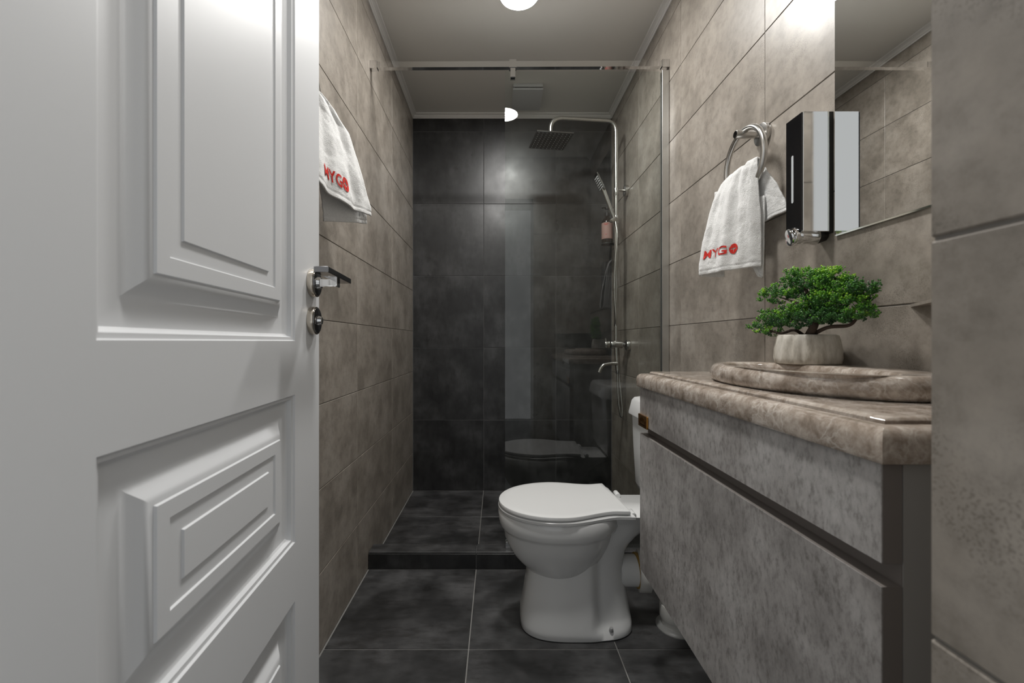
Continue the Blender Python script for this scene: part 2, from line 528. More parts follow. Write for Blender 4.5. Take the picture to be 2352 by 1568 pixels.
# ------------------------------------------------------------------ door (a step past square, hinged beside the camera)
HX, HY = -0.314, 0.219
DW, DT, DZ0, DZ1 = 0.653, 0.040, 0.008, 2.005
SA, SB = 0.1240, 0.5290                       # panel field along the door
PZ = [(0.135, 0.476), (0.579, 0.8385), (0.933, 1.885)]
bm = bmesh.new()
add_box(bm, (0, 0, DZ0), (SA, DT, DZ1)); add_box(bm, (SB, 0, DZ0), (DW, DT, DZ1))
zz = [DZ0] + [z for p in PZ for z in p] + [DZ1]
for i in range(0, len(zz), 2):
    add_box(bm, (SA, 0, zz[i]), (SB, DT, zz[i + 1]))
door = obj('door_1', bm, 'door', None, (HX, HY, 0)); door.rotation_euler.z = math.atan2(1, -0.08)
struct(door, 'white panelled door standing open, seen at a steep angle')
PROF = [(0.0, 0.0), (0.0016, 0.0034), (0.0066, 0.0040), (0.0086, 0.0105), (0.012, 0.0128), (0.0355, 0.0132), (0.0395, 0.0124), (0.0445, 0.0102), (0.0495, 0.0070), (0.0545, 0.0036), (0.0590, 0.0012), (0.0620, 0.0004),
        (0.0636, 0.0004), (0.0650, -0.0022), (0.0830, -0.0022), (0.0845, 0.0002), (0.1035, 0.0002), (0.1050, -0.0022)]
for z0, z1 in PZ:
    rings = []
    for d, h in PROF:
        rings.append([(SA + d, h, z0 + d), (SB - d, h, z0 + d), (SB - d, h, z1 - d), (SA + d, h, z1 - d)])
    vv = [p for r in rings for p in r]; ff = []
    for i in range(len(rings) - 1):
        for k in range(4):
            ff.append((i * 4 + k, i * 4 + (k + 1) % 4, (i + 1) * 4 + (k + 1) % 4, (i + 1) * 4 + k))
    e = (len(rings) - 1) * 4
    ff.append((e, e + 1, e + 2, e + 3))
    base = len(vv)                                # back of the panel
    vv += [(SA, DT, z0), (SB, DT, z0), (SB, DT, z1), (SA, DT, z1)]
    for k in range(4):
        ff.append((k, (k + 1) % 4, base + (k + 1) % 4, base + k))
    ff.append((base, base + 1, base + 2, base + 3))
    auto_smooth(obj('door_panel', (vv, ff), 'door', door), 24)
# lever handle, lock rose
hz, ht = 1.0455, 0.609
def rose(z, name, face):
    o = obj(name, cyl((ht, 0, z), (ht, -0.011, z), 0.0272, bev=0.0012, seg=48), 'nickel', door); auto_smooth(o)
    f = obj('rose_face', cyl((ht, -0.0108, z), (ht, -0.0125, z), 0.0245, bev=0.0006, seg=48), 'dark_chrome', o); auto_smooth(f)
    return o
hr = rose(hz, 'door_handle', 'dark_chrome'); tag(hr, 'nickel rose with a dark square lever')
nk = obj('handle_neck', cyl((ht, -0.012, hz), (ht, -0.020, hz), 0.0125, 0.0105, seg=32, bev=0.001), 'chrome', hr); auto_smooth(nk)
nk2 = obj('handle_neck', box((ht - 0.012, -0.052, hz - 0.008), (ht + 0.010, -0.018, hz + 0.007), 0.002, 2), 'chrome', hr)
lv = obj('lever', box((ht - 0.122, -0.070, hz + 0.0025), (ht + 0.022, -0.046, hz + 0.0125), 0.0008), 'dark_chrome', hr)
lr = rose(0.9725, 'lock_rose', 'dark_chrome'); tag(lr, 'round nickel lock rose below the handle')
tt = obj('thumb_turn', cyl((ht, -0.012, 0.9725), (ht, -0.021, 0.9725), 0.0095, 0.0075, bev=0.002), 'chrome', lr); auto_smooth(tt)

# ------------------------------------------------------------------ ceiling lights
def ceiling_light(x, y, label):
    t = thing('ceiling_light', label, 'light', (x, y, ZC), 'round ceiling lights')
    rim = bmesh.new(); n = 64; rg = []
    for r, z in ((0.086, 0.0), (0.086, -0.004), (0.083, -0.007), (0.079, -0.007), (0.079, 0.0)):
        rg.append([(r * math.cos(2 * math.pi * i / n), r * math.sin(2 * math.pi * i / n), z) for i in range(n)])
    rim.free()
    auto_smooth(obj('rim', loft(rg, caps=False), 'trim', t))
    n = 24                                   # one flat disc facing down
    me = bpy.data.meshes.new('diffuser')
    me.from_pydata([(0.079 * math.cos(2 * math.pi * i / n), -0.079 * math.sin(2 * math.pi * i / n), -0.0055) for i in range(n)], [], [tuple(range(n))]); me.update()
    obj('diffuser', me, 'lamp', t)
    return t
ceiling_light(0.088, 1.733, 'round white ceiling light glowing at the top edge above the glass')
ceiling_light(0.046, 0.893, 'round ceiling light seen only as a bright spot mirrored in the shower glass')

# ------------------------------------------------------------------ extractor fan
fan = thing('extractor_fan', 'square white extractor fan on the shower ceiling', 'fan', (0.168, 2.45, ZC))
obj('fan_housing', box((-0.082, -0.118, -0.018), (0.082, 0.105, 0.0), 0.004, 2), 'fan_plastic', fan)
obj('fan_slot', box((-0.074, -0.108, -0.026), (0.074, 0.095, -0.018)), 'fan_dark', fan)
rg = []
for i in range(9):
    u = i / 8; y = -0.112 + 0.214 * u; s = 0.006 * (1 - (2 * u - 1) ** 2)
    rg.append([(-0.083, y, -0.026 - s), (0.083, y, -0.026 - s), (0.083, y, -0.032 - s), (-0.083, y, -0.032 - s)])
auto_smooth(obj('fan_cover', loft(rg), 'fan_plastic', fan))

# ------------------------------------------------------------------ shower glass, wall channel, rail
GY = 1.775
gl = thing('shower_screen', 'clear fixed glass shower screen standing on the curb', 'glass screen', (0.36, GY, 0.07))
obj('pane', box((0.031 - 0.36, -0.004, 0.001), (0.7 - 0.36, 0.004, 1.988)), 'glass', gl)
bm = bmesh.new()
add_box(bm, (0.684 - 0.36, -0.012, 0.0), (0.7125 - 0.36, -0.0045, 1.99), 0.0008); add_box(bm, (0.684 - 0.36, 0.0045, 0.0), (0.7125 - 0.36, 0.012, 1.99), 0.0008)
add_box(bm, (0.7085 - 0.36, -0.0045, 0.0), (0.7125 - 0.36, 0.0045, 1.99))
obj('wall_channel', bm, 'silver_profile', gl)
bm = bmesh.new()
add_box(bm, (0.033 - 0.36, -0.011, 0.0), (0.054 - 0.36, -0.0045, 0.03), 0.001); add_box(bm, (0.033 - 0.36, 0.0045, 0.0), (0.054 - 0.36, 0.011, 0.03), 0.001)
obj('foot_clip', bm, 'chrome', gl)
rail = thing('stabiliser_rail', 'square chrome rail spanning wall to wall above the glass', 'rail', (0, GY, 2.086))
def rz(x):                                     # a hair higher on the mirror side
    return 0.0052 * (x - XL) / (XR - XL) - 0.002
rg = []
for x in (XL + 0.004, XR - 0.004):
    z = rz(x)
    rg.append([(x, -0.010, z - 0.013), (x, 0.010, z - 0.013), (x, 0.010, z + 0.011), (x, -0.010, z + 0.011)])
obj('bar', loft(rg), 'chrome', rail)
obj('wall_bracket', box((XL, -0.0135, rz(XL) - 0.017), (XL + 0.030, 0.0135, rz(XL) + 0.016), 0.0012), 'chrome', rail)
obj('wall_bracket', box((XR - 0.030, -0.0135, rz(XR) - 0.017), (XR, 0.0135, rz(XR) + 0.016), 0.0012), 'chrome', rail)
clamp = obj('glass_clamp', box((0.048, -0.0135, -0.017), (0.078, 0.0135, 0.018), 0.0012), 'chrome', rail)
bm = bmesh.new()
add_box(bm, (0.053, -0.012, -0.056), (0.074, -0.0045, -0.017), 0.001); add_box(bm, (0.053, 0.0045, -0.056), (0.074, 0.012, -0.017), 0.001)
obj('clamp_jaw', bm, 'chrome', clamp)

# ------------------------------------------------------------------ shower column
PXc, PYc = 0.646, 2.315
sh = thing('shower_column', 'brushed steel shower column with square head, mixer and hose', 'shower', (PXc, PYc, 0.70))
def P(x, y, z):
    return Vector((x - PXc, y - PYc, z - 0.70))
arm_a = math.radians(187)
ax, ay = math.cos(arm_a), math.sin(arm_a)
end = (PXc + 0.365 * ax, PYc + 0.365 * ay)
riser = bent([P(PXc, PYc, 0.93), P(PXc, PYc, 2.134), P(end[0], end[1], 2.128), P(end[0], end[1], 2.05)], 0.065, 10)
auto_smooth(obj('riser_pipe', tube(riser, 0.0118, 18), 'steel', sh))
# square rain head
hd = bmesh.new(); hs, ht2 = 0.098, 0.004
add_box(hd, (-hs, -hs, -ht2), (hs, hs, ht2), 0.0015)
head = obj('rain_head', hd, 'dark_chrome', sh, P(end[0], end[1], 2.006)); head.rotation_euler = (math.radians(0.0), math.radians(0), math.radians(8))
nz = bmesh.new()
for i in range(9):
    for k in range(9):
        c = Vector(((i - 4) * 0.021, (k - 4) * 0.021, -ht2))
        add_cyl(nz, c, c + Vector((0, 0, -0.0025)), 0.0022, 0.0014, seg=6)
o = obj('nozzle_field', nz, 'nozzle', head); o['kind'] = 'stuff'
j = obj('ball_joint', cyl((0, 0, 0.004), (0, 0, 0.050), 0.013, 0.011, bev=0.002), 'steel', head); auto_smooth(j)
# upper wall bracket
wz = 1.760
b1 = obj('wall_mount', cyl(P(XR, PYc + 0.02, wz), P(XR - 0.017, PYc + 0.02, wz), 0.0310, bev=0.0015), 'steel', sh); auto_smooth(b1)
auto_smooth(obj('mount_stem', cyl(P(XR - 0.011, PYc + 0.02, wz), P(PXc - 0.004, PYc, wz), 0.008), 'steel', b1))
auto_smooth(obj('collar', cyl(P(PXc, PYc, wz - 0.035), P(PXc, PYc, wz + 0.006), 0.0140, bev=0.001), 'steel', sh))
# slider with hand shower
sz = 1.595
sl = obj('slide_holder', cyl(P(PXc, PYc, sz - 0.022), P(PXc, PYc, sz + 0.022), 0.0155, bev=0.002), 'steel', sh); auto_smooth(sl)
auto_smooth(obj('slide_knob', cyl(P(PXc - 0.005, PYc - 0.012, sz), P(PXc - 0.040, PYc - 0.040, sz - 0.018), 0.013, 0.010, bev=0.002), 'steel', sl))
h0, h1 = Vector((PXc - 0.012, PYc - 0.024, sz - 0.012)), Vector((PXc - 0.078, PYc - 0.03, sz + 0.160))
hh = obj('hand_shower', tube([P(*h0), P(*h0.lerp(h1, 0.5)), P(*h1)], [0.0095, 0.0105, 0.011], 16), 'steel', sh); auto_smooth(hh)
d = (h1 - h0).normalized(); h2 = h1 + Vector((-0.036, 0, 0.075))
plate = bmesh.new(); dd = (h2 - h1).normalized(); nn = Vector((-dd.z, 0, dd.x)); 
for s0, s1 in ((0.0, 0.007),):
    rg = [[P(*(p + nn * q + Vector((0, w, 0)))) for q, w in ((-0.003, -0.026), (0.005, -0.026), (0.005, 0.026), (-0.003, 0.026))] for p in (h1 - dd * 0.012, h2 + dd * 0.004)]
plate.free()
pl = obj('spray_plate', loft(rg), 'dark_chrome', hh)
nz = bmesh.new()
for i in range(6):
    for k in range(4):
        c = h1 + dd * (0.006 + i * 0.0125) + Vector((0, -0.0195 + k * 0.013, 0)) + nn * 0.005
        add_cyl(nz, P(*c), P(*(c + nn * 0.0075 + Vector((0, 0, -0.003)))), 0.0028, 0.002, seg=8)
o = obj('spray_nozzle', nz, 'nozzle', hh); o['kind'] = 'stuff'
# mixer body sticking out of the wall, with knob
mz = 0.916
mx = obj('mixer_body', cyl(P(PXc - 0.030, PYc, mz), P(XR - 0.034, PYc, mz), 0.0205, bev=0.002), 'steel', sh); auto_smooth(mx)
auto_smooth(obj('mixer_knob', cyl(P(PXc - 0.062, PYc, mz), P(PXc - 0.036, PYc, mz), 0.019, bev=0.002), 'steel', mx))
auto_smooth(obj('knob_pin', cyl(P(PXc - 0.055, PYc, mz + 0.017), P(PXc - 0.057, PYc, mz + 0.034), 0.003), 'steel', mx))
auto_smooth(obj('knob_ring', cyl(P(PXc - 0.037, PYc, mz), P(PXc - 0.029, PYc, mz), 0.0165), 'black', mx))
auto_smooth(obj('wall_flange', cyl(P(XR - 0.020, PYc - 0.02, mz - 0.004), P(XR, PYc - 0.02, mz - 0.004), 0.029, bev=0.003), 'steel', mx))
auto_smooth(obj('union', cyl(P(XR - 0.036, PYc, mz), P(XR - 0.018, PYc - 0.012, mz - 0.002), 0.013), 'dark_chrome', mx))
# lower pipe, spout
auto_smooth(obj('diverter_pipe', tube([P(PXc, PYc, 0.91), P(PXc + 0.004, PYc, 0.84), P(PXc + 0.008, PYc, 0.775)], [0.0125, 0.0125, 0.0115], 18), 'steel', sh))
auto_smooth(obj('hose_nut', cyl(P(PXc + 0.008, PYc, 0.776), P(PXc + 0.008, PYc, 0.755), 0.009, bev=0.001), 'dark_chrome', sh))
sp = spline([P(PXc + 0.004, PYc - 0.008, 0.812), P(PXc - 0.035, PYc - 0.012, 0.812), P(PXc - 0.070, PYc - 0.016, 0.805), P(PXc - 0.088, PYc - 0.018, 0.787), P(PXc - 0.098, PYc - 0.02, 0.765)], 8)
auto_smooth(obj('spout', tube(sp, 0.0095, 16), 'steel', sh))
hose = spline([P(PXc - 0.010, PYc - 0.022, sz - 0.015), P(PXc - 0.004, PYc - 0.034, 1.50), P(PXc - 0.014, PYc - 0.036, 1.36), P(PXc - 0.018, PYc - 0.036, 1.20), P(PXc - 0.010, PYc - 0.034, 1.06),
               P(PXc + 0.004, PYc + 0.030, 0.98), P(PXc + 0.020, PYc + 0.032, 0.90), P(PXc + 0.023, PYc + 0.02, 0.74), P(PXc + 0.029, PYc + 0.0, 0.62), P(PXc + 0.032, PYc - 0.008, 0.545), P(PXc + 0.026, PYc - 0.008, 0.525),
               P(PXc + 0.016, PYc - 0.006, 0.57), P(PXc + 0.009, PYc - 0.002, 0.66), P(PXc + 0.008, PYc, 0.76)], 10)
auto_smooth(obj('hose', tube(hose, 0.0062, 12), 'steel', sh))

# ------------------------------------------------------------------ soap bottle in a wall clip beside the column
bx, by, bz = 0.650, 2.52, 1.515
bt = thing('pump_bottle', 'dark pump bottle with pink label behind the shower column', 'bottle', (bx, by, bz))
def lathe(prof, n=40):
    return loft([[(r * math.cos(2 * math.pi * i / n), r * math.sin(2 * math.pi * i / n), z) for i in range(n)] for r, z in prof])
auto_smooth(obj('bottle_body', lathe([(0.029, 0.0), (0.032, 0.004), (0.032, 0.118), (0.030, 0.130), (0.022, 0.143), (0.014, 0.150), (0.014, 0.166)]), 'bottle', bt), 50)
auto_smooth(obj('label_band', lathe([(0.0324, 0.022), (0.0326, 0.023), (0.0326, 0.116), (0.0324, 0.117)]), 'pink_label', bt))
for k, (z, w) in enumerate(((0.107, 0.8), (0.101, 0.5), (0.045, 0.18))):
    n = 10; rg = []
    for i in range(n + 1):
        a = math.radians(-115) - w / 2 + w * i / n
        c, s = math.cos(a), math.sin(a)
        rg.append([(0.0326 * c, 0.0326 * s, z), (0.0332 * c, 0.0332 * s, z), (0.0332 * c, 0.0332 * s, z + 0.003), (0.0326 * c, 0.0326 * s, z + 0.003)])
    obj('label_print', loft(rg), 'red_print', bt)
pm = obj('pump', lathe([(0.0155, 0.160), (0.0155, 0.178), (0.006, 0.180), (0.006, 0.200), (0.011, 0.202), (0.011, 0.210), (0.004, 0.212)]), 'black', bt); auto_smooth(pm)
auto_smooth(obj('pump_spout', tube([(0, 0, 0.206), (-0.02, -0.012, 0.208), (-0.034, -0.02, 0.202)], 0.0045, 10), 'black', pm))
hb = thing('bottle_holder', 'small black wall bracket carrying the pump bottle', 'bracket', (XR, by, bz))
obj('base_plate', box((-0.006, -0.02, -0.012), (-0.0005, 0.02, 0.03), 0.001), 'black', hb)
obj('shelf_ring', cyl((bx - XR, 0, -0.010), (bx - XR, 0, -0.001), 0.036, bev=0.002), 'black', hb)
obj('bracket_arm', box((bx - XR + 0.02, -0.01, -0.010), (-0.004, 0.01, -0.002)), 'black', hb)

# ------------------------------------------------------------------ toilet (faces the open door, tank against the mirror wall)
TY = 1.425
toilet = thing('toilet', 'white ceramic close-coupled toilet with closed lid', 'toilet', (0.25, TY, 0))
def T(x, y, z):
    return (x - 0.25, y, z)
def lid_w(x, hw=0.162):
    if x < 0.20:
        return hw * math.sqrt(max(0, 1 - ((0.20 - x) / 0.20) ** 2.1))
    if x < 0.36:
        return hw - (hw - 0.126) * smoothstep(0.20, 0.37, x)
    return 0.1262 + 0.005 * smoothstep(0.36, 0.412, x)
def lid_ring(z, inset, x1=0.399, n=44):
    """closed outline of the lid at height z, pulled in by inset"""
    xs = [0.003 + inset + (x1 - inset - 0.003 - inset) * (1 - math.cos(math.pi * i / n)) / 2 for i in range(n + 1)]
    top = []
    for x in xs:
        u = (x - 0.003 - inset) / (x1 - 2 * inset - 0.003)
        w = lid_w(0.412 * u, 0.162) - inset * (1.0 if u < 0.97 else 1.0)
        top.append((x, max(w, 0.0)))
    top[0] = (top[0][0], 0.0)
    return [T(x, -w, z) for x, w in top] + [T(x, w, z) for x, w in reversed(top[1:])]
rings = [lid_ring(0.3965, 0.004), lid_ring(0.3985, 0.0005), lid_ring(0.4045, 0.0), lid_ring(0.4085, 0.0015), lid_ring(0.4102, 0.006), lid_ring(0.4108, 0.020)]
auto_smooth(obj('lid', loft(rings), 'seat', toilet), 40).rotation_euler.z = math.radians(5.0)
rings = [lid_ring(0.3805, 0.004, 0.416), lid_ring(0.383, 0.0, 0.416), lid_ring(0.391, -0.001, 0.416), lid_ring(0.3945, 0.003, 0.415), lid_ring(0.3955, 0.010, 0.411)]
auto_smooth(obj('seat', loft(rings), 'seat', toilet), 40).rotation_euler.z = math.radians(4.2)
for s in (-1, 1):
    auto_smooth(obj('hinge', cyl(T(0.424, s * 0.085 - 0.018, 0.389), T(0.424, s * 0.085 + 0.018, 0.389), 0.009, bev=0.002), 'seat', toilet))

def oval(x0, x1, hw, z, n=64, p=2.3, rec=None):
    xc, a = (x0 + x1) / 2, (x1 - x0) / 2
    out = []
    for i in range(n):
        t = 2 * math.pi * i / n
        c, s = math.cos(t), math.sin(t)
        x = xc + a * math.copysign(abs(c) ** (2 / p), c); y = hw * math.copysign(abs(s) ** (2 / p), s)
        if rec:
            y *= rec(x, z)
        out.append(T(x, y, z))
    return out
bowl_tab = [(0.3805, 0.006, 0.40, 0.157), (0.374, 0.002, 0.404, 0.1605), (0.345, 0.004, 0.402, 0.1600), (0.330, 0.008, 0.395, 0.157), (0.3235, 0.013, 0.388, 0.1535), (0.319, 0.0185, 0.384, 0.1495),
            (0.3125, 0.0205, 0.381, 0.147), (0.290, 0.0235, 0.376, 0.142), (0.267, 0.032, 0.366, 0.1335), (0.250, 0.041, 0.358, 0.126), (0.233, 0.052, 0.350, 0.1185), (0.215, 0.068, 0.340, 0.110),
            (0.200, 0.084, 0.328, 0.102), (0.186, 0.097, 0.315, 0.094), (0.176, 0.110, 0.300, 0.084), (0.168, 0.135, 0.280, 0.065)]
auto_smooth(obj('bowl', loft([oval(x0, x1, hw, z, p=2.15) for z, x0, x1, hw in bowl_tab]), 'ceramic', toilet), 60)
def rec(x, z):
    foot = smoothstep(0.045, 0.012, z)
    return 1 - 0.26 * smoothstep(0.292, 0.325, x) * (1 - foot * 0.9)
ped_tab = [(0.0, 0.079, 0.438, 0.112), (0.006, 0.0745, 0.441, 0.1165), (0.025, 0.0745, 0.441, 0.1165), (0.035, 0.0755, 0.440, 0.1155), (0.05, 0.077, 0.437, 0.114), (0.08, 0.0835, 0.432, 0.110), (0.12, 0.090, 0.425, 0.1045),
           (0.155, 0.0955, 0.419, 0.100), (0.19, 0.100, 0.415, 0.097), (0.22, 0.11, 0.416, 0.096), (0.25, 0.13, 0.424, 0.095), (0.275, 0.16, 0.440, 0.095), (0.30, 0.19, 0.463, 0.097), (0.325, 0.21, 0.50, 0.100),
           (0.345, 0.22, 0.545, 0.105), (0.36, 0.23, 0.60, 0.115), (0.374, 0.24, 0.664, 0.128), (0.381, 0.25, 0.672, 0.132), (0.3835, 0.26, 0.668, 0.128)]
auto_smooth(obj('pedestal', loft([oval(x0, x1, hw, z, n=96, p=3.0, rec=rec) for z, x0, x1, hw in ped_tab]), 'ceramic', toilet), 60)
auto_smooth(obj('floor_bolt', cyl(T(0.355, -0.098, 0.028), T(0.355, -0.101, 0.040), 0.007, 0.005, bev=0.001), 'nozzle', toilet))
# tank
def rrect(x0, x1, y0, y1, z, r, n=6):
    out = []
    for cx_, cy_, a0 in ((x1 - r, y1 - r, 0), (x0 + r, y1 - r, 90), (x0 + r, y0 + r, 180), (x1 - r, y0 + r, 270)):
        for k in range(n + 1):
            a = math.radians(a0 + 90 * k / n)
            out.append(T(cx_ + r * math.cos(a), cy_ + r * math.sin(a), z))
    return out
HT = 0.175
tank = obj('tank', loft([rrect(0.530, 0.690, -HT + 0.030, HT - 0.030, 0.384, 0.03), rrect(0.516, 0.694, -HT + 0.014, HT - 0.014, 0.394, 0.03), rrect(0.509, 0.696, -HT + 0.008, HT - 0.008, 0.415, 0.028),
                        rrect(0.503, 0.697, -HT + 0.003, HT - 0.003, 0.55, 0.026), rrect(0.500, 0.698, -HT, HT, 0.664, 0.025)]), 'ceramic', toilet); auto_smooth(tank, 60)
tl = obj('tank_lid', loft([rrect(0.496, 0.7, -HT - 0.004, HT + 0.004, 0.6645, 0.028), rrect(0.4885, 0.704, -HT - 0.010, HT + 0.010, 0.6655, 0.030), rrect(0.4885, 0.704, -HT - 0.010, HT + 0.010, 0.672, 0.030),
                           rrect(0.498, 0.702, -HT - 0.003, HT + 0.003, 0.716, 0.030), rrect(0.506, 0.700, -HT + 0.004, HT - 0.004, 0.726, 0.028), rrect(0.522, 0.698, -HT + 0.018, HT - 0.018, 0.730, 0.024)]), 'ceramic', toilet); auto_smooth(tl, 60)
fb = obj('flush_button', cyl(T(0.60, 0, 0.7295), T(0.60, 0, 0.7365), 0.024, bev=0.002), 'chrome', tl); auto_smooth(fb)
# waste pipe to the wall
auto_smooth(obj('outlet_spigot', cyl(T(0.405, 0, 0.165), T(0.462, 0, 0.165), 0.050), 'ceramic', toilet))
wp = thing('waste_pipe', 'pale plastic waste pipe bending from the toilet into a floor collar', 'pipe', (0.585, TY - 0.035, 0))
def W(x, y, z):
    return (x - 0.585, y - TY + 0.035, z)
auto_smooth(obj('seal_ring', cyl(W(0.4625, TY, 0.165), W(0.474, TY, 0.165), 0.0555, bev=0.002), 'rubber', wp))
auto_smooth(obj('connector', cyl(W(0.471, TY, 0.165), W(0.508, TY - 0.006, 0.165), 0.066, 0.064, bev=0.003), 'pipe_white', wp))
auto_smooth(obj('elbow', tube(bent([W(0.500, TY - 0.005, 0.165), W(0.585, TY - 0.035, 0.165), W(0.585, TY - 0.035, 0.004)], 0.07, 12), 0.046, 28), 'pipe_white', wp))
auto_smooth(obj('elbow_socket', cyl((0, 0, 0.030), (0, 0, 0.075), 0.052, bev=0.003), 'pipe_white', wp))
auto_smooth(obj('floor_collar', lathe([(0.064, 0.0), (0.064, 0.003), (0.060, 0.008), (0.050, 0.011)]), 'pipe_grey', wp))

# ------------------------------------------------------------------ vanity
VX, VN, VF = 0.399, 0.441, 1.19               # front plane, near end, far end
van = thing('vanity_cabinet', 'wall-hung concrete-look vanity cabinet with two fronts', 'cabinet', (0.55, 0.815, 0.297))
def V(x, y, z):
    return (x - 0.55, y - 0.815, z - 0.297)
bm = bmesh.new()                              # carcass: sides, bottom, back
bx0 = VX + 0.0225
add_box(bm, V(bx0, VN, 0.297), V(XR - 0.001, VN + 0.018, 0.804)); add_box(bm, V(bx0, VF - 0.018, 0.297), V(XR - 0.001, VF, 0.804))
add_box(bm, V(bx0, VN + 0.018, 0.297), V(XR - 0.001, VF - 0.018, 0.315)); add_box(bm, V(XR - 0.012, VN + 0.018, 0.315), V(XR - 0.001, VF - 0.018, 0.804))
obj('carcass', bm, 'side_panel', van)
obj('finger_channel', box(V(bx0 - 0.001, VN + 0.001, 0.640), V(bx0 + 0.012, VF - 0.001, 0.730)), 'panel_edge', van)
def front(name, z0, z1):
    o = obj(name, box(V(VX + 0.0015, VN, z0), V(VX + 0.0215, VF, z1)), 'panel_edge', van)
    obj('face_sheet', box(V(VX, VN + 0.0004, z0 + 0.0004), V(VX + 0.0014, VF - 0.0004, z1 - 0.0004)), 'laminate', o)
    return o
up = front('upper_front', 0.701, 0.8045)
lo = front('lower_front', 0.297, 0.677)
# small gold plate
plq = thing('maker_plate', 'small gold metal plate at the far lower corner of the vanity front', 'plate', (VX, 1.155, 0.715))
obj('plate', box((-0.0055, -0.033, -0.0165), (-0.0004, 0.034, 0.0165), 0.0008), 'gold', plq)
for k, (y0, y1, z0, z1) in enumerate(((-0.024, 0.024, -0.011, -0.006), (-0.012, -0.002, 0.000, 0.009), (0.004, 0.014, 0.000, 0.009), (-0.024, -0.018, -0.004, 0.004), (0.019, 0.024, -0.004, 0.004))):
    obj('relief', box((-0.0063, y0, z0), (-0.0054, y1, z1)), 'gold_dark', plq)

# ------------------------------------------------------------------ marble worktop with an oval cut-out, and the basin
SX0, SX1, SN, SF = 0.3920, XR - 0.001, 0.4325, 1.200
BCX, BCY, BRX, BRY = 0.533, 0.762, 0.094, 0.186       # bowl opening
def rect_loop(inset, z, n=128):
    """rectangle outline (front, near and far edges pulled in by inset; the wall edge stays), n points, corners kept"""
    x0, x1, y0, y1 = SX0 + inset, SX1, SN + inset, SF - inset
    q = n // 4; pts = []
    for (ax_, ay_), (bx_, by_) in (((x1, y1), (x0, y1)), ((x0, y1), (x0, y0)), ((x0, y0), (x1, y0)), ((x1, y0), (x1, y1))):
        for k in range(q):
            t = k / q; pts.append((ax_ + (bx_ - ax_) * t, ay_ + (by_ - ay_) * t, z))
    return pts
def hole_loop(z, ref, grow=0.0):
    out = []
    for x, y, _ in ref:
        a = math.atan2((y - BCY) / (SF - SN), (x - BCX) / (SX1 - SX0))
        out.append((BCX + (BRX + grow) * math.cos(a), BCY + (BRY + grow) * math.sin(a), z))
    return out
ref = rect_loop(0, 0)
loops = [hole_loop(0.805, ref, 0.0), rect_loop(0.004, 0.805), rect_loop(0.001, 0.8065), rect_loop(0.0, 0.810), rect_loop(0.0, 0.828), rect_loop(0.0015, 0.834), rect_loop(0.0055, 0.8395), rect_loop(0.011, 0.8425),
         rect_loop(0.017, 0.8434), rect_loop(0.0215, 0.8434), rect_loop(0.0221, 0.8335), rect_loop(0.0270, 0.8332), rect_loop(0.0276, 0.8460), rect_loop(0.0300, 0.8488), rect_loop(0.0330, 0.8498), rect_loop(0.038, 0.850),
         hole_loop(0.850, ref, 0.0), hole_loop(0.805, ref, 0.0)]
bm = loft(loops, caps=False)
wt = obj('worktop', bm, 'marble'); auto_smooth(wt, 33)
tag(wt, 'brown marble worktop with moulded edge on the vanity', 'worktop')
# basin: raised oval rim, wide towards the wall, with a sunk bowl
OCX, OCY, ORX, ORY = 0.571, 0.786, 0.136, 0.226
def ell(cx_, cy_, rx, ry, z, n=128):
    return [(cx_ + rx * math.cos(2 * math.pi * i / n), cy_ + ry * math.sin(2 * math.pi * i / n), z) for i in range(n)]
ZR = 0.8855
bl = [ell(OCX, OCY, ORX - 0.010, ORY - 0.010, 0.8503), ell(OCX, OCY, ORX - 0.004, ORY - 0.004, 0.8515), ell(OCX, OCY, ORX, ORY, 0.857), ell(OCX, OCY, ORX + 0.0015, ORY + 0.0015, 0.866), ell(OCX, OCY, ORX, ORY, 0.874),
      ell(OCX, OCY, ORX - 0.004, ORY - 0.004, 0.8805), ell(OCX, OCY, ORX - 0.010, ORY - 0.010, 0.8842), ell(OCX, OCY, ORX - 0.017, ORY - 0.017, ZR),
      ell(BCX, BCY, BRX - 0.004, BRY - 0.004, ZR - 0.0005), ell(BCX, BCY, BRX - 0.008, BRY - 0.008, ZR - 0.004), ell(BCX, BCY, BRX - 0.010, BRY - 0.010, ZR - 0.012), ell(BCX, BCY, BRX - 0.014, BRY - 0.016, 0.845),
      ell(BCX, BCY, BRX - 0.026, BRY - 0.035, 0.80), ell(BCX, BCY, BRX - 0.050, BRY - 0.075, 0.765), ell(BCX, BCY, 0.016, 0.016, 0.752)]
bs = obj('basin', loft(bl), 'marble'); auto_smooth(bs, 55)
tag(bs, 'oval brown marble basin with raised rounded rim on the worktop', 'basin')

# ------------------------------------------------------------------ bonsai in a fluted pot
PX_, PY_, PZ_ = 0.6475, 0.888, ZR + 0.0002
bon = thing('potted_bonsai', 'green bonsai in a fluted pale concrete pot behind the basin', 'plant', (PX_, PY_, PZ_))
n = 140; rg = []
for z, r in ((0.0, 0.0545), (0.002, 0.0575), (0.012, 0.0595), (0.030, 0.0590), (0.048, 0.0555), (0.058, 0.0530), (0.0605, 0.0505), (0.0605, 0.046), (0.054, 0.045)):
    ring = []
    for i in range(n):
        a = 2 * math.pi * i / n
        fl = (0.5 + 0.5 * math.cos(16 * a + 0.9 * math.sin(3 * a) + z * 9)) ** 2
        amp = 0.0040 * smoothstep(0.0, 0.012, z) * smoothstep(0.0605, 0.050, z) * (0.6 + 0.4 * math.sin(2 * a + 1.0))
        rr = r - amp * fl
        ring.append((rr * math.cos(a), rr * math.sin(a), z))
    rg.append(ring)
auto_smooth(obj('pot', loft(rg), 'concrete', bon), 70)
